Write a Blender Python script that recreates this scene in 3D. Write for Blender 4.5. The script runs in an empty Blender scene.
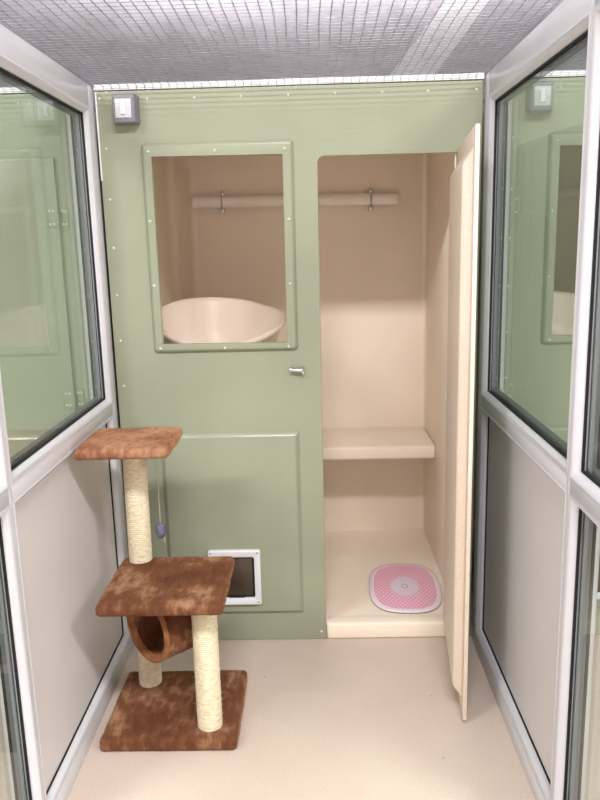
import bpy, bmesh, math, random
from mathutils import Vector, Matrix, noise
random.seed(7)
S = bpy.context.scene
COL = S.collection
PI = math.pi

# ------------------------------------------------------------------ helpers
def lin(r, g, b):
    f = lambda c: (c/255/12.92) if c/255 <= 0.04045 else ((c/255+0.055)/1.055)**2.4
    return (f(r), f(g), f(b), 1.0)

class NT:
    def __init__(s, name):
        s.m = bpy.data.materials.new(name); s.m.use_nodes = True
        s.t = s.m.node_tree; s.t.nodes.clear()
        s.out = s.n('ShaderNodeOutputMaterial')
    def n(s, typ, **kw):
        nd = s.t.nodes.new(typ)
        for k, v in kw.items(): setattr(nd, k, v)
        return nd
    def l(s, a, b): s.t.links.new(a, b)
    def val(s, node, **kw):
        for k, v in kw.items(): node.inputs[k.replace('_', ' ')].default_value = v
    def bsdf(s, rough=.5, spec=.5, metal=0, coat=0, sheen=0):
        b = s.n('ShaderNodeBsdfPrincipled')
        b.inputs['Roughness'].default_value = rough
        b.inputs['Specular IOR Level'].default_value = spec
        b.inputs['Metallic'].default_value = metal
        b.inputs['Coat Weight'].default_value = coat
        b.inputs['Sheen Weight'].default_value = sheen
        s.l(b.outputs[0], s.out.inputs[0]); s.b = b
        return b
    def coords(s, scale=(1, 1, 1), kind='Object', rot=(0, 0, 0)):
        tc = s.n('ShaderNodeTexCoord'); mp = s.n('ShaderNodeMapping')
        mp.inputs['Scale'].default_value = scale; mp.inputs['Rotation'].default_value = rot
        s.l(tc.outputs[kind], mp.inputs[0]); return mp.outputs[0]
    def noise(s, vec, scale, detail=3, rough=.5):
        nz = s.n('ShaderNodeTexNoise'); s.l(vec, nz.inputs['Vector'])
        nz.inputs['Scale'].default_value = scale; nz.inputs['Detail'].default_value = detail
        nz.inputs['Roughness'].default_value = rough
        return nz.outputs['Fac']
    def ramp(s, fac, stops):
        r = s.n('ShaderNodeValToRGB'); s.l(fac, r.inputs[0])
        e = r.color_ramp.elements
        while len(e) < len(stops): e.new(.5)
        for el, (p, c) in zip(e, stops): el.position = p; el.color = c
        return r.outputs[0]
    def mix(s, fac, a, b):
        m = s.n('ShaderNodeMix', data_type='RGBA')
        if hasattr(fac, 'is_linked'): s.l(fac, m.inputs[0])
        else: m.inputs[0].default_value = fac
        for i, v in ((6, a), (7, b)):
            if hasattr(v, 'is_linked'): s.l(v, m.inputs[i])
            else: m.inputs[i].default_value = v
        return m.outputs[2]
    def math(s, op, a, b=None, c=None):
        m = s.n('ShaderNodeMath', operation=op)
        for i, v in enumerate((a, b, c)):
            if v is None: continue
            if hasattr(v, 'is_linked'): s.l(v, m.inputs[i])
            else: m.inputs[i].default_value = v
        return m.outputs[0]
    def bump(s, h, strength=.2, dist=.002):
        b = s.n('ShaderNodeBump'); b.inputs['Strength'].default_value = strength
        b.inputs['Distance'].default_value = dist
        s.l(h, b.inputs['Height']); s.l(b.outputs[0], s.b.inputs['Normal'])

def simple(name, c, rough=.5, spec=.5, metal=0, coat=0, vary=.04, nscale=6, bump=0, bscale=200, sheen=0):
    t = NT(name); t.bsdf(rough, spec, metal, coat, sheen)
    v = t.coords()
    d = tuple(x*(1-vary*2) for x in c[:3])+(1,); u = tuple(min(1, x*(1+vary*2)) for x in c[:3])+(1,)
    t.l(t.ramp(t.noise(v, nscale, 4), [(.3, d), (.7, u)]), t.b.inputs['Base Color'])
    if bump: t.bump(t.noise(v, bscale, 2), bump, .001)
    return t.m

M = {}
M['green'] = simple('green_gelcoat', lin(151, 156, 134), .28, .5, coat=.12, vary=.03, nscale=3, bump=.05, bscale=90)
M['cream'] = simple('cream_gelcoat', lin(251, 237, 220), .55, .35, vary=.02, nscale=3, bump=.05, bscale=120)
def door_cream():
    t = NT('cream_fibreglass'); t.bsdf(.55, .35)
    v = t.coords((1, 1, 1))
    t.l(t.ramp(t.noise(v, 160, 4, .7), [(.3, lin(222, 202, 184)), (.7, lin(236, 219, 203))]), t.b.inputs['Base Color'])
    t.bump(t.noise(v, 220, 3), .35, .002)
    return t.m
M['door_cream'] = door_cream()
M['upvc'] = simple('white_upvc', lin(210, 209, 214), .28, .5, vary=.015, nscale=4)
M['laminate'] = simple('pale_laminate_panel', lin(216, 210, 210), .5, .5, vary=.02, nscale=2, bump=.04, bscale=160)
M['gasket'] = simple('black_rubber_gasket', lin(26, 26, 28), .6, .3)
M['spacer'] = simple('grey_glazing_spacer', lin(92, 96, 98), .45, .4)
M['channel'] = simple('grey_channel', lin(196, 195, 198), .5, .4)
M['steel'] = simple('galvanised_wire', lin(168, 168, 175), .36, .5, metal=.94, vary=.1, nscale=40)
M['rivet_glint'] = simple('green_rivet_glint', lin(196, 203, 186), .25, .5)  # green frame rivets, their highlight put into a paler base colour
M['rivet'] = simple('pale_rivet', lin(222, 224, 216), .3, .6, metal=.2)
M['chrome'] = simple('chrome', lin(190, 190, 190), .18, .5, metal=1)
M['plastic_grey'] = simple('grey_switch_plastic', lin(122, 124, 132), .5, .4)
M['plastic_white'] = simple('white_plastic', lin(228, 228, 234), .35, .5)
M['plate'] = simple('off_white_switch_plate', lin(196, 196, 202), .4, .4)
M['flap_dark'] = simple('smoked_flap', lin(70, 56, 44), .25, .5, vary=.1)
M['flap_seal'] = simple('black_flap_seal', lin(30, 28, 28), .6, .3)
M['heater'] = simple('cream_heater_enamel', lin(250, 243, 236), .4, .5)
M['bed'] = simple('pale_bed_plastic', lin(252, 240, 231), .35, .5, vary=.01)
M['toy'] = simple('grey_toy_fabric', lin(112, 116, 132), .9, .1, vary=.15, nscale=60, bump=.5, bscale=300)
M['cord'] = simple('pale_cord', lin(176, 176, 160), .8, .2)
M['trim'] = simple('white_batten', lin(234, 232, 236), .4, .5)
M['lamp_body'] = simple('white_lamp_housing', lin(235, 235, 235), .4, .5)
M['wall'] = simple('far_wall_paint', lin(170, 166, 164), .7, .3, vary=.05, nscale=2)
M['pad_hatch'] = simple('hinge_steel', lin(200, 200, 200), .3, .5, metal=.9)

def floor_mat():
    t = NT('beige_speckled_vinyl'); t.bsdf(.5, .35)
    v = t.coords()
    base = t.ramp(t.noise(v, 1.7, 4, .55), [(.3, lin(197, 179, 165)), (.7, lin(209, 193, 180))])
    sp = t.ramp(t.noise(v, 170, 3, .7), [(.36, lin(180, 160, 146)), (.5, lin(206, 189, 175)), (.68, lin(222, 208, 196))])
    c = t.mix(.22, base, sp)
    vo = t.n('ShaderNodeTexVoronoi'); t.l(v, vo.inputs['Vector']); vo.inputs['Scale'].default_value = 9
    vo.inputs['Randomness'].default_value = 1
    dot = t.math('LESS_THAN', vo.outputs['Distance'], .022)
    c = t.mix(dot, c, lin(120, 100, 84))
    t.l(c, t.b.inputs['Base Color'])
    return t.m
M['floor'] = floor_mat()

def ceil_mat():
    t = NT('weathered_roof_lining'); t.bsdf(.8, .2)
    v = t.coords((1, .45, 1))
    a = t.ramp(t.noise(v, 2.2, 6, .62), [(.3, lin(172, 167, 174)), (.5, lin(190, 186, 194)), (.7, lin(202, 199, 208))])
    st = t.math('GREATER_THAN', t.noise(t.coords((1.1, .5, 1)), 4.2, 7, .7), .66)
    t.l(t.mix(t.math('MULTIPLY', st, .45), a, lin(120, 114, 116)), t.b.inputs['Base Color'])
    return t.m
M['ceiling'] = ceil_mat()

def plush(name, dark, mid, light, sheen=.5, ns=7):
    t = NT(name); t.bsdf(.95, .05, sheen=sheen)
    t.b.inputs['Sheen Roughness'].default_value = .4
    t.b.inputs['Sheen Tint'].default_value = lin(235, 180, 140)
    v = t.coords((1, 1, 1))
    n1 = t.noise(v, ns, 4, .6); n2 = t.noise(t.coords((2.6, 1.0, 1), rot=(0, 0, -.6)), ns*2.6, 3, .6)
    f = t.math('ADD', t.math('MULTIPLY', n1, .62), t.math('MULTIPLY', n2, .38))
    c = t.ramp(f, [(.40, dark), (.52, mid), (.64, light)])
    fine = t.noise(t.coords((1, 1, 1), rot=(.5, .3, .7)), 70, 4, .7)
    c2 = t.mix(t.math('MULTIPLY', fine, .35), c, tuple(x*.5 for x in dark[:3])+(1,))
    t.l(c2, t.b.inputs['Base Color'])
    t.bump(t.noise(t.coords((1, 1, 1), rot=(.4, .8, .3)), 110, 3), .22, .003)
    return t.m
M['plush'] = plush('brown_plush', lin(96, 57, 39), lin(118, 77, 55), lin(172, 130, 100))
M['plush_top'] = plush('brown_plush_sheen', lin(136, 92, 68), lin(178, 132, 103), lin(192, 150, 122), ns=9)  # same brown plush, paler: grazing-angle sheen put into the colour
M['plush_edge'] = plush('tan_plush', lin(132, 86, 58), lin(156, 106, 74), lin(176, 126, 92), ns=14)

def sisal():
    t = NT('sisal_rope'); t.bsdf(.9, .1)
    v = t.coords((1, 1, 1))
    c = t.ramp(t.noise(t.coords((1, 1, 3)), 60, 4, .7), [(.3, lin(204, 188, 154)), (.5, lin(230, 217, 188)), (.75, lin(244, 235, 212))])
    t.l(c, t.b.inputs['Base Color']); t.bump(t.noise(v, 500, 3), .4, .002)
    return t.m
M['sisal'] = sisal()

def glass_mat(name, ior, tint):
    t = NT(name)
    tr = t.n('ShaderNodeBsdfTransparent'); tr.inputs[0].default_value = tint
    gl = t.n('ShaderNodeBsdfGlossy'); gl.inputs['Roughness'].default_value = .012
    fr = t.n('ShaderNodeFresnel'); fr.inputs['IOR'].default_value = ior
    ge = t.n('ShaderNodeNewGeometry')
    fac = t.math('MULTIPLY', fr.outputs[0], t.math('SUBTRACT', 1.0, ge.outputs['Backfacing']))
    mx = t.n('ShaderNodeMixShader')
    t.l(fac, mx.inputs[0]); t.l(tr.outputs[0], mx.inputs[1]); t.l(gl.outputs[0], mx.inputs[2])
    t.l(mx.outputs[0], t.out.inputs[0])
    return t.m
M['glass'] = glass_mat('clear_glazing', 1.72, (.955, .985, .97, 1))
M['acrylic'] = glass_mat('clear_acrylic', 1.5, (.97, .96, .94, 1))

def mat_pad():
    t = NT('pink_spotted_pad'); t.bsdf(.6, .3)
    tc = t.n('ShaderNodeTexCoord'); sx = t.n('ShaderNodeSeparateXYZ'); t.l(tc.outputs['Object'], sx.inputs[0])
    x, y = sx.outputs[0], sx.outputs[1]
    def se(a, b, n):
        return t.math('ADD', t.math('POWER', t.math('DIVIDE', t.math('ABSOLUTE', x), a), n), t.math('POWER', t.math('DIVIDE', t.math('ABSOLUTE', y), b), n))
    inner = t.math('LESS_THAN', se(.117, .188, 2.9), 1.0)
    disc = t.math('LESS_THAN', se(.053, .083, 2.0), 1.0)
    ring = t.math('MULTIPLY', t.math('LESS_THAN', se(.012, .019, 2), 1.0), t.math('GREATER_THAN', se(.009, .0145, 2), 1.0))
    s = .0165
    def dots(ox, oy):
        u = t.math('SUBTRACT', t.math('FRACT', t.math('ADD', t.math('DIVIDE', x, s), ox+20)), .5)
        w = t.math('SUBTRACT', t.math('FRACT', t.math('ADD', t.math('DIVIDE', y, s*1.73), oy+20)), .5)
        w = t.math('MULTIPLY', w, 1.73)
        d = t.math('ADD', t.math('MULTIPLY', u, u), t.math('MULTIPLY', w, w))
        return t.math('LESS_THAN', d, .26**2)
    dd = t.math('MAXIMUM', dots(0, 0), dots(.5, .5))
    c = t.mix(dd, lin(236, 170, 196), lin(246, 216, 228))
    c = t.mix(disc, c, lin(226, 210, 224)); c = t.mix(ring, c, lin(170, 150, 175))
    c = t.mix(inner, lin(240, 226, 234), c)
    t.l(c, t.b.inputs['Base Color'])
    return t.m
M['pad'] = mat_pad()
M['pad_edge'] = simple('pad_dark_edge', lin(120, 110, 130), .6, .3)

def emit(name, c, s):
    t = NT(name); e = t.n('ShaderNodeEmission'); e.inputs[0].default_value = c; e.inputs[1].default_value = s
    t.l(e.outputs[0], t.out.inputs[0]); return t.m

# geometry collector
class MB:
    def __init__(s): s.bm = bmesh.new()
    def box(s, x0, x1, y0, y1, z0, z1, bev=0, seg=2, mi=0):
        r = bmesh.ops.create_cube(s.bm, size=1)
        vs = r['verts']
        for v in vs:
            v.co = Vector((x0+(v.co.x+.5)*(x1-x0), y0+(v.co.y+.5)*(y1-y0), z0+(v.co.z+.5)*(z1-z0)))
        fs = set(f for v in vs for f in v.link_faces)
        for f in fs: f.material_index = mi
        if bev:
            es = list(set(e for v in vs for e in v.link_edges))
            bmesh.ops.bevel(s.bm, geom=es, offset=bev, segments=seg, affect='EDGES', profile=.5)
        return s
    def frustum(s, b0, b1, t0, t1, ax, a0, a1, bev=0, seg=2):
        """rect b0..b1 at a0 to rect t0..t1 at a1 along axis ax (0 x,1 y,2 z); rect coords in the other two axes"""
        def P(u, v, a):
            c = [u, v]; c.insert(ax, a); return Vector(c)
        q = [P(b0[0], b0[1], a0), P(b1[0], b0[1], a0), P(b1[0], b1[1], a0), P(b0[0], b1[1], a0),
             P(t0[0], t0[1], a1), P(t1[0], t0[1], a1), P(t1[0], t1[1], a1), P(t0[0], t1[1], a1)]
        vs = [s.bm.verts.new(c) for c in q]
        fs = []
        for f in ((0, 1, 2, 3), (4, 5, 6, 7), (0, 1, 5, 4), (1, 2, 6, 5), (2, 3, 7, 6), (3, 0, 4, 7)):
            fs.append(s.bm.faces.new([vs[i] for i in f]))
        bmesh.ops.recalc_face_normals(s.bm, faces=fs)
        if bev:
            es = list(set(e for v in vs for e in v.link_edges))
            bmesh.ops.bevel(s.bm, geom=es, offset=bev, segments=seg, affect='EDGES', profile=.5)
        return s
    def ringprofile(s, rings, closed=True, cap=False):
        """list of point rings (same length) skinned together"""
        R = [[s.bm.verts.new(p) for p in r] for r in rings]
        n = len(R[0]); fs = []
        for a, b in zip(R, R[1:]):
            for i in range(n if closed else n-1):
                fs.append(s.bm.faces.new((a[i], a[(i+1) % n], b[(i+1) % n], b[i])))
        if cap:
            fs.append(s.bm.faces.new(R[0])); fs.append(s.bm.faces.new(R[-1]))
        bmesh.ops.recalc_face_normals(s.bm, faces=fs)
        return s
    def tube(s, pts, r, n=6, cap=True):
        rings = []
        for i, p in enumerate(pts):
            p = Vector(p); a = Vector(pts[max(0, i-1)]); b = Vector(pts[min(len(pts)-1, i+1)])
            t = (b-a).normalized(); ref = Vector((0, 0, 1)) if abs(t.z) < .9 else Vector((1, 0, 0))
            u = t.cross(ref).normalized(); w = t.cross(u)
            rr = r[i] if isinstance(r, (list, tuple)) else r
            rings.append([p+(u*math.cos(2*PI*k/n)+w*math.sin(2*PI*k/n))*rr for k in range(n)])
        return s.ringprofile(rings, True, cap)
    def lathe(s, prof, n=24, cx=0, cy=0, cap=False):
        return s.ringprofile([[Vector((cx+r*math.cos(2*PI*k/n), cy+r*math.sin(2*PI*k/n), z)) for k in range(n)] for r, z in prof], True, cap)
    def build(s, name, mats, parent=None, smooth=35, origin=None):
        me = bpy.data.meshes.new(name); s.bm.to_mesh(me); s.bm.free()
        for m in (mats if isinstance(mats, (list, tuple)) else [mats]): me.materials.append(m)
        if origin is not None: me.transform(Matrix.Translation(-Vector(origin)))
        if smooth:
            for p in me.polygons: p.use_smooth = True
            me.set_sharp_from_angle(angle=math.radians(smooth))
        o = bpy.data.objects.new(name, me); COL.objects.link(o)
        if origin is not None: o.location = origin
        if parent: attach(o, parent)
        return o

def world_loc(o):
    l = Vector(o.location)
    p = o.parent
    while p: l = l+Vector(p.location); p = p.parent
    return l
def attach(o, parent):
    """parent while keeping the place (parents still unrotated here)"""
    o.location = Vector(o.location)-world_loc(parent); o.parent = parent

def tag(o, label=None, cat=None, group=None, kind=None):
    if label: o['label'] = label
    if cat: o['category'] = cat
    if group: o['group'] = group
    if kind: o['kind'] = kind
    return o
def thing(name, label, cat, loc=(0, 0, 0), group=None, kind=None):
    o = bpy.data.objects.new(name, None); o.location = loc; o.empty_display_size = .1; COL.objects.link(o)
    return tag(o, label, cat, group, kind)
def copy_tree(o, parent=None):
    c = o.copy(); COL.objects.link(c)
    if parent: c.parent = parent
    for ch in list(o.children): copy_tree(ch, c)
    return c
def place(name, me_obj, loc, parent):
    """linked repeat of a part"""
    c = me_obj.copy(); c.name = name; COL.objects.link(c); c.parent = None; c.location = loc
    attach(c, parent); return c

def plate(name, outer, holes, y_front, depth, mat, parent=None, bevel=.0015):
    """flat plate in the XZ plane with holes, front face towards -y"""
    cu = bpy.data.curves.new(name, 'CURVE'); cu.dimensions = '2D'; cu.fill_mode = 'BOTH'
    cu.extrude = depth/2-bevel; cu.bevel_depth = bevel; cu.bevel_resolution = 2; cu.offset = -bevel
    for poly in [outer]+holes:
        sp = cu.splines.new('POLY'); sp.points.add(len(poly)-1); sp.use_cyclic_u = True
        for p, q in zip(sp.points, poly): p.co = (q[0], q[1], 0, 1)
    tmp = bpy.data.objects.new(name+'_curve', cu)
    COL.objects.link(tmp)
    dg = bpy.context.evaluated_depsgraph_get()
    me = bpy.data.meshes.new_from_object(tmp.evaluated_get(dg)); bpy.data.objects.remove(tmp)
    me.transform(Matrix.Translation((0, y_front+depth/2, 0)) @ Matrix.Rotation(PI/2, 4, 'X'))
    me.name = name; me.materials.clear(); me.materials.append(mat)
    for p in me.polygons: p.use_smooth = True
    me.set_sharp_from_angle(angle=math.radians(35))
    o = bpy.data.objects.new(name, me); COL.objects.link(o)
    if parent: attach(o, parent)
    return o
def rrect(x0, x1, z0, z1, r, n=6, corners=(1, 1, 1, 1)):
    pts = []
    for i, (cx, cz, a0) in enumerate(((x1-r, z1-r, 0), (x0+r, z1-r, 90), (x0+r, z0+r, 180), (x1-r, z0+r, 270))):
        if corners[i]:
            for k in range(n+1):
                a = math.radians(a0+90*k/n); pts.append((cx+r*math.cos(a), cz+r*math.sin(a)))
        else:
            pts.append(((x1, z1), (x0, z1), (x0, z0), (x1, z0))[i])
    return pts

# ------------------------------------------------------------------ dimensions
W = 1.2; H = 1.866; T = .07; PITCH = W+T
# ------------------------------------------------------------------ setting
f = MB().box(-4, 5, -5.6, 11, -.05, 0).build('floor', M['floor'], smooth=0)
tag(f, 'pale beige speckled vinyl floor', 'floor', kind='structure')
c = MB(); c.box(-4, 5, -5.6, 11, 3.62, 3.67)
c = c.build('ceiling', M['ceiling'], smooth=0); tag(c, 'mottled grey building ceiling seen above the wire mesh', 'ceiling', kind='structure')
bb = MB()
bb.ringprofile([[Vector((x, y, z)) for x, z in ((a, 3.6), (b, 3.6), (b, 3.62), (a, 3.62))] for y, a, b in ((10.5, 1.66, 2.425), (2.3, 2.2, 2.425))], True, True)
bb = bb.build('trim_1', M['trim'], smooth=0); tag(bb, 'broad white strip running along the grey ceiling above the mesh', 'ceiling strip', kind='structure')
w = MB().box(-4, 5, 10.9, 11, 0, 1.3).build('wall_back', M['wall'], smooth=0)  # out of view; kept low so world light reaches the ceiling
tag(w, 'unseen plain grey wall far behind the green chalets, kept low to let light in', 'wall', kind='structure')
w = MB().box(-4, 5, -5.6, -5.5, 0, 3.62).build('wall_front', M['wall'], smooth=0)
tag(w, 'plain grey corridor wall behind the viewer', 'wall', kind='structure')

# ------------------------------------------------------------------ glazed side walls (built at x = 0, room side +x, then mirrored for the other side)
BAYS = [(-.895, -.087), (-1.80, -.950)]          # gasket lines, y
ZU = (.913, 1.791); ZL = (.077, .838)            # gasket lines, z
BD = .020                                        # bead width
def frame_mesh():
    m = MB()
    def seg(y0, y1, z0, z1): m.box(-T, 0, y0, y1, z0, z1, .002, 2)
    for a, b in ((-.895-BD+.002, -.087+BD-.002), (-1.80-BD+.002, -.950+BD-.002)):
        seg(a, b, ZU[1]+BD-.002, 1.876)          # head
        seg(a, b, 0, ZL[0]-BD+.002)              # bottom rail
        seg(a, b, ZL[1]+BD-.002, ZU[0]-BD+.002)  # mid rail
    for y0, y1 in ((-.087+BD-.002, -.030), (-.950+BD-.002, -.895-BD+.002), (-1.98, -1.80-BD+.002)):
        seg(y0, y1, 0, 1.876)
    return m
def bead_ring(m, y0, y1, z0, z1):
    """moulded bead around an opening on both faces of the wall"""
    prof = [(0, -.002), (0, .0005), (.003, .0015), (.007, .0005), (.013, -.006), (.0165, -.009), (.0195, -.012), (.020, -.020), (.019, -.030)]
    for sgn in (0, 1):
        rings = []
        for d, h in prof:
            x = h if sgn == 0 else -T-h
            e = BD-d
            rings.append([Vector((x, y0-e, z0-e)), Vector((x, y1+e, z0-e)), Vector((x, y1+e, z1+e)), Vector((x, y0-e, z1+e))])
        m.ringprofile(rings)
def rect_ring(m, y0, y1, z0, z1, wd, xa, xb):
    m.box(xa, xb, y0, y1, z0, z0+wd); m.box(xa, xb, y0, y1, z1-wd, z1)
    m.box(xa, xb, y0, y0+wd, z0, z1); m.box(xa, xb, y1-wd, y1, z0, z1)

wl = frame_mesh().build('wall_left', M['upvc']); tag(wl, 'white framed glazed partition on the left, grey panel below', 'partition', kind='structure')
def channel_strip():
    m = MB(); m.box(-T+.004, -.004, -.0305, -.001, 0, 1.872, .0015); return m
channel_strip().build('edge_channel', M['channel'], wl)
m = MB(); m.box(-.046, -.022, BAYS[0][0]-.004, BAYS[0][1]+.004, ZL[0]-.004, ZL[1]+.004)
m.build('lower_panel', M['laminate'], wl)
m = MB(); bead_ring(m, *BAYS[0], *ZL); m.build('panel_bead', M['upvc'], wl)
m = MB(); rect_ring(m, *BAYS[0], *ZL, .004, -.050, -.018); m.build('panel_gasket', M['gasket'], wl)

def window(name, bay, z, label):
    m = MB(); bead_ring(m, *bay, *z)
    o = m.build(name, M['upvc']); tag(o, label, 'window', kind='structure')
    y0, y1 = bay; z0, z1 = z
    m = MB(); rect_ring(m, y0, y1, z0, z1, .004, -.022, -.016); rect_ring(m, y0, y1, z0, z1, .004, -T+.016, -T+.022)
    m.build('gasket', M['gasket'], o)
    m = MB(); rect_ring(m, y0-.004, y1+.004, z0-.004, z1+.004, .016, -.043, -.027); m.build('spacer', M['spacer'], o)
    for x in (-.026, -.048):
        MB().box(x, x+.004, y0-.002, y1+.002, z0-.002, z1+.002).build('pane', M['glass'], o, smooth=0)
    return o
def mirror_copy(o, name, dx, label):
    """same partition turned about the pen's centre line: the wall is symmetric front to back face, so a shift is enough"""
    c = copy_tree(o); c.location.x += dx; c.name = name
    if label: c['label'] = label
    return c
w1 = window('window_1', BAYS[0], ZU, 'upper glass of the left partition beside the green chalet')
w2 = window('window_2', BAYS[1], ZU, 'upper glass of the left partition nearest the viewer')
w3 = window('window_3', BAYS[1], ZL, 'low glass of the left partition nearest the viewer')
for dx, nm, lb in ((W+T, 'wall_right', 'white framed glazed partition on the right, grey panel below'),):
    mirror_copy(wl, nm, dx, lb)
    mirror_copy(w1, 'window_4', dx, 'upper glass of the right partition beside the open chalet door')
    mirror_copy(w2, 'window_5', dx, 'upper glass of the right partition nearest the viewer')
    mirror_copy(w3, 'window_6', dx, 'low glass of the right partition nearest the viewer')

# white batten over the pod top
def batten(i, x0, x1, label):
    b = MB(); b.box(x0, x1, -.005, .030, 1.8685, 1.886, .001); b = b.build('trim_%d' % i, M['trim']); tag(b, label, 'trim', kind='structure')
    return b
batten(2, 0, W, 'white batten along the top of the green chalet')
batten(3, -PITCH, -T, 'white batten above the chalet behind the left glass')
batten(4, W+T, W+T+W, 'white batten above the chalet behind the right glass')

# ------------------------------------------------------------------ wire mesh roof
def mesh_panel():
    m = MB(); r = .0012; rx = .0008; sp = .0254
    z = 1.8735; y0, y1 = -1.95, -.007
    def sag(x, y):
        s = -.0015*math.sin(PI*x/W)+.0012*math.sin(x*9+1)*math.sin(y*5)
        e = max(0, (x-1.10)/.10)
        return z+.005+s*.7+.006*e*e*(.6+.4*math.sin(y*7))
    xs = []; x = .006
    while x < W: xs.append(x); x += sp
    ys = []; y = y1-.008
    while y > y0: ys.append(y); y -= sp
    for x in xs:
        n = 26
        m.tube([(x+.0016*math.sin(k*.9+x*20), y0+(y1-y0)*k/n, sag(x, y0+(y1-y0)*k/n)+r) for k in range(n+1)]+[(x, y1, 1.869)], r, 6, False)
    for y in ys:
        n = 22
        m.tube([(.002+(W-.004)*k/n, y+.0014*math.sin(k*.8+y*31), sag(W*k/n, y)-rx*.7) for k in range(n+1)], rx, 6, False)
    return m.build('mesh_panel', M['steel'], smooth=80)
mp = mesh_panel(); tag(mp, 'square galvanised wire mesh roofing the pen in front of the open chalet', 'wire mesh')
for dx, lb in ((-PITCH, 'wire mesh roof of the pen behind the left glass'), (PITCH, 'wire mesh roof of the pen behind the right glass')):
    q = copy_tree(mp); q.location.x += dx; q['label'] = lb

# ------------------------------------------------------------------ the cat chalet (pod)
def build_pod():
    pod = thing('cat_chalet', 'pale green moulded cat chalet with cream inside and its door standing open', 'cat chalet')
    # cream liner
    m = MB()
    m.box(.006, W-.006, .0125, .92, 0, .0605)
    m.box(.687, 1.121, -.004, .06, 0, .0615, .010, 3)            # rounded threshold
    m.box(.010, .050, .012, .92, .05, 1.85, .004)
    m.box(1.157, W-.010, .012, .92, .05, 1.85, .004)
    m.box(.010, W-.010, .88, .92, .05, 1.85, .004)
    m.box(.010, W-.010, .012, .92, 1.80, 1.85, .004)
    m.build('liner', M['cream'], pod)
    # coved inside corners
    def cove(cx, cy, sx, sy, z0, z1, r=.03):
        m = MB()
        pts = [(cx, cy)]+[(cx+sx*r*(1-math.cos(a)), cy+sy*r*(1-math.sin(a))) for a in [PI/2*k/6 for k in range(7)]][::1]
        m.ringprofile([[Vector((p[0], p[1], zz)) for p in pts] for zz in (z0, z1)], True, False)
        m.build('cove', M['cream'], pod, smooth=60)
    cove(.050, .880, 1, -1, .062, 1.80); cove(1.157, .880, -1, -1, .062, 1.80, .018)
    # divider under the left shelf and the shelves
    m = MB(); m.box(.05, .672, .03, .88, .895, .925, .006); m.build('shelf', M['cream'], pod)
    m = MB(); m.box(.50, 1.157, .548, .88, .500, .557, .012, 3); m.build('shelf', M['cream'], pod)
    # green front
    win = [(.166, 1.076), (.575, 1.073), (.577, 1.664), (.167, 1.667)]
    door_hole = [(1.122, .000), (1.122, 1.657)] + rrect(.686, 1.0, 0, 1.657, .022, 6, (0, 1, 0, 0))[1:8] + [(.686, .000)]
    outer = [(.004, .001), (.686, .001)]
    # the doorway runs to the floor, so it is part of the outline
    arc = [(.686+.022*(1-math.cos(a)), 1.657-.022*(1-math.sin(a))) for a in [PI/2*k/6 for k in range(7)]]
    outer = [(.0015, .001), (.686, .001)] + arc + [(1.122, 1.657), (1.122, .001), (W-.0015, .001), (W-.0015, H), (.0015, H)]
    plate('front_panel', outer, [win], 0, .012, M['green'], pod, .002)
    m = MB(); m.box(.003, .010, .012, .93, 0, H); m.box(W-.010, W-.003, .012, .93, 0, H); m.box(.003, W-.003, .012, .93, 1.85, H)
    m.build('outer_shell', M['green'], pod)
    io = [(.05, .0605), (.684, .0605), (.684, 1.66), (1.118, 1.66), (1.118, .0605), (1.157, .0605), (1.157, 1.80), (.05, 1.80)]
    plate('front_lining', io, [[(.160, 1.068), (.582, 1.066), (.584, 1.672), (.161, 1.674)]], .0160, .004, M['cream'], pod, .0005)
    # flange at pod edge
    m = MB(); m.box(.0015, .006, -.004, .004, 1.60, H-.002, .001); m.build('edge_lip', M['trim'], pod)
    # window surround: raised bevelled frame
    o = [(.134, 1.046), (.611, 1.046), (.612, 1.711), (.133, 1.709)]
    def ring(inset, y, op=o):
        (ax, az), (bx, bz), (cx, cz), (dx, dz) = op
        return [Vector((ax+inset, y, az+inset)), Vector((bx-inset, y, bz+inset)), Vector((cx-inset, y, cz-inset)), Vector((dx+inset, y, dz-inset))]
    wv = [Vector((x, 0, z)) for x, z in win]
    def rounded(q, r):
        n = 5; out = []
        for i in range(4):
            p = q[i]; a = (q[i-1]-p).normalized(); b = (q[(i+1) % 4]-p).normalized()
            for k in range(n+1):
                t = k/n
                out.append(p+a*r*(1-t)**2+b*r*t**2)
        return out
    m = MB()
    rings = [rounded(ring(0, .000), .014), rounded(ring(.001, -.002), .014), rounded(ring(.006, -.010), .012), rounded(ring(.010, -.0135), .011), rounded(ring(.014, -.0145), .010)]
    inn = [Vector((p.x+(-.0015 if p.x < .4 else .0015), -.0145, p.z+(-.0015 if p.z < 1.4 else .0015))) for p in wv]
    rings.append(rounded(inn, .003)); rings.append(rounded([Vector((p.x, -.013, p.z)) for p in wv], .003)); rings.append(rounded([Vector((p.x, .006, p.z)) for p in wv], .003))
    m.ringprofile(rings)
    m.build('window_frame', M['green'], pod, smooth=30)
    MB().box(.14, .60, .0125, .0155, 1.05, 1.69).build('window_pane', M['acrylic'], pod, smooth=0)
    # raised lower panel
    m = MB()
    m.frustum((.135, .106), (.607, .773), (.1375, .1085), (.6045, .7705), 1, .001, -.004)
    m.frustum((.1375, .1085), (.6045, .7705), (.149, .120), (.593, .757), 1, -.004, -.014, .0025, 2)
    m.build('raised_panel', M['green'], pod, smooth=30)
    # cat flap
    m = MB(); 
    fr = m
    o2 = [(.279, .151), (.460, .151), (.460, .354), (.279, .354)]
    i2 = [(.301, .177), (.439, .177), (.439, .330), (.301, .330)]
    def rr(q, y, r): return rounded([Vector((x, y, z)) for x, z in q], r)
    def ins(q, d):
        (ax, az), (bx, bz), (cx, cz), (dx, dz) = q
        return [(ax+d, az+d), (bx-d, bz+d), (cx-d, cz-d), (dx+d, dz-d)]
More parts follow.
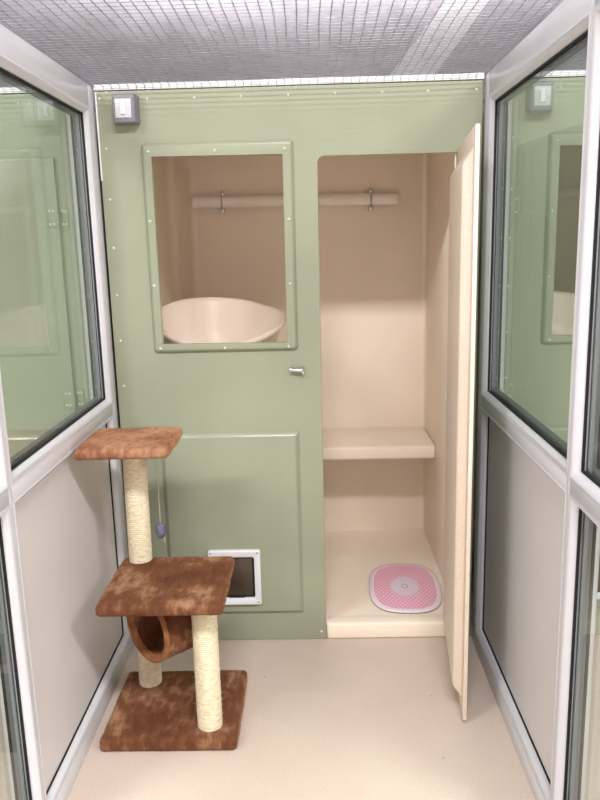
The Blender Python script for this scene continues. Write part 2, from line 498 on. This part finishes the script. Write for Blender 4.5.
    m.ringprofile([rr(o2, -.014, .008), rr(o2, -.026, .008), rr(ins(o2, .003), -.0285, .006), rr(ins(i2, -.002), -.0285, .010), rr(i2, -.027, .010), rr(i2, -.0135, .010)])
    cf = m.build('cat_flap', M['plastic_white'], pod)
    m = MB(); m.box(.301, .439, -.018, -.0145, .177, .330); m.build('flap_seal', M['flap_seal'], cf)
    m = MB(); m.box(.307, .433, -.0215, -.017, .184, .325, .004); m.build('flap_door', M['flap_dark'], cf)
    m = MB(); m.box(.347, .402, -.0255, -.017, .177, .185, .002); m.build('flap_latch', M['flap_seal'], cf)
    sc = None
    for x, z in ((.288, .161), (.451, .161), (.288, .345), (.451, .345)):
        if sc is None:
            m = MB(); m.lathe([(0.0001, .0016), (.0022, .0013), (.0032, 0)], 10)
            sc = m.build('screw', M['chrome']); sc.rotation_euler = (PI/2, 0, 0); sc.location = (x, -.0285, z); attach(sc, cf)
        else: place('screw', sc, (x, -.0285, z), cf)
    # rivets
    m = MB(); m.lathe([(.0001, .0030), (.0020, .0026), (.0036, .0013), (.0042, 0)], 12)
    rv = m.build('rivet', M['rivet']); rv.rotation_euler = (PI/2, 0, 0); rv.location = (.014, 0, 1.845); attach(rv, pod)
    for x in (.163, .308, .454, .600, .745, .889, 1.03, 1.178): place('rivet', rv, (x, 0, 1.840), pod)
    for z in (1.696, 1.542, 1.391, 1.239, 1.090, .938, .786, .634, .482, .330): place('rivet', rv, (.024, 0, z), pod)
    for z in (1.696, 1.542, 1.391, 1.239, 1.090, .938, .786, .634, .482, .330): place('rivet', rv, (1.178, 0, z), pod)
    m = MB(); m.lathe([(.0001, .0042), (.0025, .0038), (.0046, .0020), (.0054, 0)], 12)
    cap = m.build('frame_rivet', M['rivet_glint']); cap.rotation_euler = (PI/2, 0, 0); cap.location = (.158, -.0145, 1.682); attach(cap, pod)
    for x, z in ((.366, 1.680), (.585, 1.680), (.150, 1.471), (.150, 1.267), (.592, 1.466), (.590, 1.264), (.158, 1.062), (.371, 1.060), (.580, 1.060)):
        place('frame_rivet', cap, (x, -.0145, z), pod)
    # turn catch that holds the door
    m = MB(); m.tube([(.583, -.012, .982), (.625, -.013, .980)], [.0085, .0095], 12); m.tube([(.597, 0, .982), (.597, -.012, .982)], .006, 10)
    m.box(.621, .629, -.022, -.004, .967, .992, .002)
    m.build('door_catch', M['chrome'], pod)
    # screw near the foot of the front
    place('rivet', rv, (.668, 0, .030), pod)
    # door, modelled closed about its hinge line
    hx, hy = 1.128, -.006
    L = .493
    d = MB(); d.box(hx-L+.0035, hx, -.014, -.006, .014, 1.672, .001, 2)
    door = d.build('door', M['green'], pod, origin=(hx, hy, 0))
    # outside face carries the same raised panels as the front
    d = MB(); d.frustum((hx-.40, .18), (hx-.09, .78), (hx-.385, .195), (hx-.105, .765), 1, -.014, -.024, .002)
    d.build('outer_panel', M['green'], door)
    l = MB(); l.box(hx-L+.001, hx-.001, -.0065, -.002, .015, 1.671, .0015, 2); l.box(hx-L, hx-L+.0035, -.0135, -.002, .014, 1.672, .0015, 2)
    l.frustum((hx-L+.042, .058), (hx-.012, 1.625), (hx-L+.064, .085), (hx-.026, 1.580), 1, -.003, .024, .006, 3)
    l.build('door_liner', M['door_cream'], door)
    for z in (1.49, .90, .34):
        hm = MB(); hm.box(hx+.003, hx+.030, -.004, -.001, z-.03, z+.03, .0008); hm.box(hx-.032, hx-.004, -.018, -.014, z-.03, z+.03, .0008)
        hm.tube([(hx, -.018, z-.031), (hx, -.018, z+.031)], .004, 10)
        hm.bm.faces.ensure_lookup_table(); nb = len(hm.bm.faces)
        for sx in (.012, .023, -.013, -.025):
            for dz in (-.02, .02):
                q = hm; yy = -.004 if sx > 0 else -.018
                q.tube([(hx+sx, yy, z+dz), (hx+sx, yy-.003, z+dz)], [.0042, .003], 8)
        hm.bm.faces.ensure_lookup_table()
        for f_ in hm.bm.faces[nb:]: f_.material_index = 1
        hm.build('hinge', [M['green'], M['rivet']], door)
    return pod, door
pod, door = build_pod()
nl = copy_tree(pod); nl.location.x = -PITCH; nl['label'] = 'green cat chalet with shut hinged door seen through the left glass'
nr = copy_tree(pod); nr.location.x = PITCH; nr['label'] = 'green cat chalet seen through the right glass'
door.rotation_euler.z = math.radians(84.3)

# heater tube on the back wall of the chalet
def heater():
    t = thing('tube_heater', 'cream tubular heater on the upper back wall inside the chalet', 'heater', (.594, .855, 1.57))
    m = MB(); m.tube([(.157, .848, 1.570), (.160, .848, 1.570), (1.028, .848, 1.563), (1.031, .848, 1.563)], [.020, .0245, .0245, .020], 20); m.build('tube', M['heater'], t)
    for x, z in ((.284, 1.569), (.916, 1.564)):
        m = MB(); m.tube([(x, .848+.0262*math.cos(a), z+.0262*math.sin(a)) for a in [PI*(.5+k/8) for k in range(9)]], .0035, 6)
        m.box(x-.007, x+.007, .842, .881, z+.024, z+.046, .003); m.box(x-.007, x+.007, .842, .881, z-.046, z-.024, .003)
        m.build('clip', M['chrome'], t)
    return t
ht = heater()
h2 = copy_tree(ht); h2.location.x += PITCH; h2['label'] = 'cream tubular heater inside the chalet behind the right glass'

# cat bed in the window
def bed():
    t = thing('cat_bed', 'pale pink moulded cat bed with high back standing behind the chalet window', 'cat bed', (.31, .31, .925))
    rim = [(.562, .30, 1.123), (.549, .22, 1.106), (.494, .14, 1.082), (.418, .085, 1.063), (.329, .058, 1.055), (.241, .078, 1.066), (.168, .12, 1.086), (.108, .19, 1.109), (.068, .31, 1.137), (.082, .43, 1.165), (.149, .52, 1.183), (.261, .57, 1.185), (.391, .55, 1.173), (.486, .48, 1.153), (.543, .40, 1.14)]
    # smooth closed Catmull-Rom
    P = [Vector(p) for p in rim]; n = len(P); R = []
    for i in range(n):
        a, b, c_, d = P[i-1], P[i], P[(i+1) % n], P[(i+2) % n]
        for k in range(5):
            u = k/5
            R.append(.5*((2*b)+(c_-a)*u+(2*a-5*b+4*c_-d)*u*u+(3*b-a-3*c_+d)*u**3))
    cen = Vector((.32, .31, 0))
    def off(s, dz, zb=None, blend=0):
        out = []
        for p in R:
            q = Vector((cen.x+(p.x-cen.x)*s, cen.y+(p.y-cen.y)*s, p.z+dz))
            if zb is not None: q.z = q.z*(1-blend)+zb*blend
            out.append(q)
        return out
    m = MB()
    m.ringprofile([off(.50, 0, .9265, 1), off(.62, 0, .9265, 1), off(.68, 0, .935, .95), off(.86, -.02, .98, .45), off(.93, -.012), off(1.0, -.014), off(1.006, -.008), off(1.0, -.001), off(.975, .002), off(.935, .001), off(.905, -.006), off(.885, -.02), off(.82, -.04, .98, .5), off(.70, 0, .955, .9), off(.55, 0, .943, 1), off(.25, 0, .940, 1)], True, True)
    m.build('tray', M['bed'], t, smooth=80)
    return t
bd = bed()
b2 = copy_tree(bd); b2.location.x += PITCH; b2['label'] = 'pale moulded cat bed in the chalet behind the right glass'

# light switch
def switch():
    t = thing('light_switch', 'white rocker switch in a grey surface box at top left of the open chalet', 'switch', (.098, 0, 1.807))
    m = MB(); m.frustum((.057, 1.764), (.139, 1.851), (.064, 1.766), (.131, 1.850), 1, -.0, -.045, .005, 3); m.build('box', M['plastic_grey'], t)
    m = MB(); m.box(.0725, .1215, -.0475, -.043, 1.780, 1.836, .0012)
    pl = m.build('plate', M['plate'], t)
    m = MB(); m.frustum((.0875, 1.788), (.1055, 1.828), (.0895, 1.790), (.1035, 1.824), 1, -.047, -.0525, .0008); m.build('rocker', M['plastic_white'], pl)
    return t
sw = switch()
s2 = copy_tree(sw); s2.location.x += PITCH; s2['label'] = 'white rocker switch in a grey box seen through the right glass'

# pink pad
def pad():
    cx, cy, z = 1.0, .272, .0625
    def outl(a, b, n, zz, k=56):
        pts = []
        for i in range(k):
            t = 2*PI*i/k; c_, s_ = math.cos(t), math.sin(t)
            pts.append(Vector((math.copysign(abs(c_)**(2/n), c_)*a, math.copysign(abs(s_)**(2/n), s_)*b, zz)))
        return pts
    m = MB(); m.ringprofile([outl(.133, .210, 2.9, .0015), outl(.135, .212, 2.9, .003), outl(.1335, .2105, 2.9, .0052), outl(.12, .19, 2.9, .0056), outl(.02, .03, 2, .0056)], True, True)
    o = m.build('feeding_mat', M['pad'], smooth=60); o.location = (cx-.003, cy, z); o.scale.x = 1.025; o.rotation_euler.z = math.radians(-3)
    tag(o, 'pink polka dot oval mat lying on the cream chalet floor', 'mat')
    m = MB(); m.ringprofile([outl(.133, .210, 2.9, 0), outl(.1355, .2125, 2.9, .0005), outl(.1355, .2125, 2.9, .0022), outl(.133, .21, 2.9, .0026)], True, True)
    e = m.build('backing', M['pad_edge']); e.parent = o
    return o
pad()

# ------------------------------------------------------------------ cat tree
def fuzzy(m, n, length, rnd, wid=.0006, droop=0):
    bm = m.bm; bm.normal_update()
    fs = list(bm.faces); ar = [f_.calc_area() for f_ in fs]
    for f_ in rnd.choices(fs, weights=ar, k=n):
        vs = [v.co for v in f_.verts]; ws = [rnd.random() for _ in vs]; sm = sum(ws)
        p = sum((v*w_ for v, w_ in zip(vs, ws)), Vector())/sm
        d = (f_.normal+Vector((rnd.gauss(0, .45), rnd.gauss(0, .45), rnd.gauss(0, .35)))).normalized()
        t = d.orthogonal().normalized(); t.rotate(Matrix.Rotation(rnd.random()*PI, 3, d))
        L = length*(.5+rnd.random()*.8)
        bm.faces.new([bm.verts.new(p+t*wid-d*.001), bm.verts.new(p-t*wid-d*.001), bm.verts.new(p+d*L)])

def plush_board(x0, x1, y0, y1, z0, z1, seed, fib=9000, amp=.0022):
    m = MB()
    nx, ny, nz = 40, 40, 6
    r = min(.014, (z1-z0)*.42)
    bmesh.ops.create_cube(m.bm, size=1)
    bmesh.ops.subdivide_edges(m.bm, edges=list(m.bm.edges), cuts=59, use_grid_fill=True)
    lo = Vector((x0, y0, z0)); hi = Vector((x1, y1, z1))
    il = lo+Vector((r,)*3); ih = hi-Vector((r,)*3)
    for v in m.bm.verts:
        u = v.co+Vector((.5, .5, .5))
        # concentrate grid lines near edges
        q = Vector([lo[i]+(hi[i]-lo[i])*(.5-.5*math.copysign(abs(math.cos(PI*u[i]))**.8, math.cos(PI*u[i])) if i == 2 else u[i]) for i in range(3)])
        c_ = Vector([min(max(q[i], il[i]), ih[i]) for i in range(3)])
        d = q-c_
        if d.length > 1e-9: q = c_+d.normalized()*r
        v.co = q
    m.bm.normal_update()
    off = Vector((seed*3.1, seed*1.7, 0))
    for v in m.bm.verts:
        a = noise.noise(v.co*16+off)*amp
        if v.co.z < z0+.004: a = 0
        v.co += v.normal*a
    fuzzy(m, fib, .0042, random.Random(seed))
    return m
def sisal_post(cx, cy, z0, z1, r, seed, lean=(0, 0)):
    m = MB(); pitch = .0062; n = 28; per = 4
    steps = int((z1-z0)/pitch*per); rnd = random.Random(seed); rings = []
    for i in range(steps+1):
        z = z0+(z1-z0)*i/steps; ring = []
        ox = lean[0]*(i/steps); oy = lean[1]*(i/steps)
        for k in range(n):
            a = 2*PI*k/n
            ph = (z/pitch+k/n) % 1
            rr = r-.0016+.0024*abs(math.sin(PI*ph))+.0006*noise.noise(Vector((a*3, z*160, seed)))
            ring.append(Vector((cx+ox+rr*math.cos(a), cy+oy+rr*math.sin(a), z)))
        rings.append(ring)
    m.ringprofile(rings, True, True)
    for _ in range(260):
        a = rnd.random()*2*PI; z = z0+.01+rnd.random()*(z1-z0-.02); f_ = (z-z0)/(z1-z0)
        p = Vector((cx+lean[0]*f_+r*math.cos(a), cy+lean[1]*f_+r*math.sin(a), z)); d = Vector((math.cos(a+rnd.gauss(0, .8)), math.sin(a+rnd.gauss(0, .8)), rnd.gauss(-.2, .6))).normalized()
        t = d.orthogonal()*.00025; L = .004+rnd.random()*.009
        m.bm.faces.new([m.bm.verts.new(p+t), m.bm.verts.new(p-t), m.bm.verts.new(p+d*L)])
    return m
ct = thing('cat_tree', 'brown plush cat tree with sisal posts and a hanging tunnel', 'cat tree', (.23, -.43, 0))
plush_board(.035, .424, -.606, -.250, 0, .041, 1, 11000).build('base', M['plush'], ct, smooth=80)
pf = (.341, -.538); pb = (.122, -.318)
sisal_post(*pf, .038, .434, .0352, 11).build('post', M['sisal'], ct, smooth=70)
sisal_post(*pb, .038, .434, .0352, 12).build('post', M['sisal'], ct, smooth=70)
sisal_post(.125, -.342, .460, .833, .0342, 13, (.006, -.012)).build('post', M['sisal'], ct, smooth=70)
plush_board(.066, .408, -.642, -.318, .432, .467, 2, 11000).build('platform', M['plush'], ct, smooth=80)
tp = plush_board(.002, .262, -.512, -.262, .829, .860, 3, 9000).build('platform', M['plush_top'], ct, smooth=80)
tp['label'] = 'smaller top platform, brown plush with sheen painted into its colour'
# tunnel between the two posts
def tunnel():
    ax = Vector((.70, .714, 0)).normalized(); pr = Vector((.714, -.70, 0)).normalized(); up = Vector((0, 0, 1))
    C = Vector((.240, -.438, .331)); R = .102; half = .100; th = .015; n = 56
    def ring(s, rad, wob=0):
        out = []
        for k in range(n):
            a = 2*PI*k/n
            p = C+ax*s+(pr*math.cos(a)+up*math.sin(a))*rad
            p += (pr*math.cos(a)+up*math.sin(a))*noise.noise(p*30)*.0025
            p.z = min(p.z, .4315)
            out.append(p)
        return out
    m = MB()
    prof = [(-half+.012, R-th-.004), (-half+.002, R-th), (-half-.005, R-th*.55), (-half-.004, R-.002), (-half+.006, R+.001)]
    m.ringprofile([ring(s, r_) for s, r_ in prof]); fuzzy(m, 3000, .004, random.Random(5))
    rim = m
    m2 = MB(); back = .055; ss = [-half+.006+(back+half-.012)*k/14 for k in range(15)]
    m2.ringprofile([ring(s, R) for s in ss]+[ring(back, R-.004), ring(back+.003, R-th*.5), ring(back, R-th)]); fuzzy(m2, 6000, .0042, random.Random(6))
    m3 = MB(); m3.ringprofile([ring(s, R-th-.002) for s in [-half+.010+(back+half-.012)*k/14 for k in range(15)]]); 
    t = m2.build('tunnel', M['plush'], ct, smooth=80)
    r_ = rim.build('tunnel_rim', M['plush_edge'], t, smooth=80); r_['label'] = 'tan plush rim of the tunnel mouth'
    for f_ in m3.bm.faces: f_.normal_flip()
    fuzzy(m3, 5000, .004, random.Random(8)); m3.build('tunnel_lining', M['plush'], t, smooth=80)
tunnel()
# toy hanging from the top platform
toy = thing('cat_toy', 'small grey fluffy ball toy hanging on a cord beside the upper sisal post', 'cat toy', (.189, -.33, .831))
m = MB(); m.tube([(.191, -.33, .8305), (.190, -.33, .70), (.189, -.33, .578)], .0014, 6); m.build('cord', M['cord'], toy)
m = MB(); bmesh.ops.create_icosphere(m.bm, subdivisions=4, radius=1)
for v in m.bm.verts:
    q = v.co.copy(); k = 1+.06*noise.noise(q*4)
    v.co = Vector((.189+q.x*.0145*k, -.33+q.y*.0145*k, .556+q.z*.0235*k*(1-.12*q.z)))
fuzzy(m, 1500, .004, random.Random(9)); m.build('ball', M['toy'], toy, smooth=80)
m = MB(); m.tube([(.195, -.332, .536), (.200, -.334, .527), (.199, -.334, .516)], .0016, 6); m.build('tail', M['cord'], toy)

# ------------------------------------------------------------------ main room lamp, plus unseen lamps added for brightness
def lamp(x, y, z, lx, ly, power, up, label, col=(1, .98, .985)):
    m = MB(); m.box(x-lx/2-.02, x+lx/2+.02, y-ly/2-.02, y+ly/2+.02, z-(.05 if up else 0), z+(0 if up else .05), .008)
    o = m.build('main_or_added_lamp', M['lamp_body']); tag(o, label, 'lamp', kind='structure')
    L = bpy.data.lights.new('lamp_area', 'AREA'); L.shape = 'RECTANGLE'; L.size = lx; L.size_y = ly; L.energy = power; L.color = col
    lo = bpy.data.objects.new('lamp_area', L); COL.objects.link(lo); lo.location = (x, y, z+(.004 if up else -.004)); lo.parent = o
    if up: lo.rotation_euler.x = PI
    return o
for x, e, lb in ((.95, 205, 'fluorescent ceiling lamp above the pen'), (-1.9, 215, 'unseen lamp added to brighten the pens to the left'), (3.5, 215, 'unseen lamp added to brighten the pens to the right')):  # left and right lamps are added, unseen, to brighten the neighbouring pens
    lamp(x, -3.0, 3.56, 1.5, .42, e, 0, lb)
lamp(.6, 4.6, 2.1, 4.0, .30, 110, 1, 'unseen uplight added behind the chalets to brighten the ceiling')  # added out of sight to brighten the ceiling above the chalets
wd = bpy.data.worlds.new('World'); S.world = wd; wd.use_nodes = True
bg = wd.node_tree.nodes['Background']; bg.inputs[0].default_value = (.96, .97, 1, 1); bg.inputs[1].default_value = .55

# ------------------------------------------------------------------ camera
cam = bpy.data.cameras.new('Camera'); co = bpy.data.objects.new('Camera', cam); COL.objects.link(co)
r = Vector((.99954861, .01665056, -.02500688)); u = Vector((.02101351, .20740612, .97802921)); fw = Vector((-.02147132, .97811322, -.20696261))
mw = Matrix(((r.x, u.x, -fw.x, .66649745), (r.y, u.y, -fw.y, -2.47128857), (r.z, u.z, -fw.z, 1.40049581), (0, 0, 0, 1)))
co.matrix_world = mw
cam.sensor_fit = 'HORIZONTAL'; cam.sensor_width = 36; cam.lens = 36*754.9137/600; cam.clip_start = .02
S.camera = co
S.view_settings.view_transform = 'Standard'; S.view_settings.look = 'None'; S.view_settings.gamma = 1; S.view_settings.use_curve_mapping = False
S.view_settings.exposure = 0.0
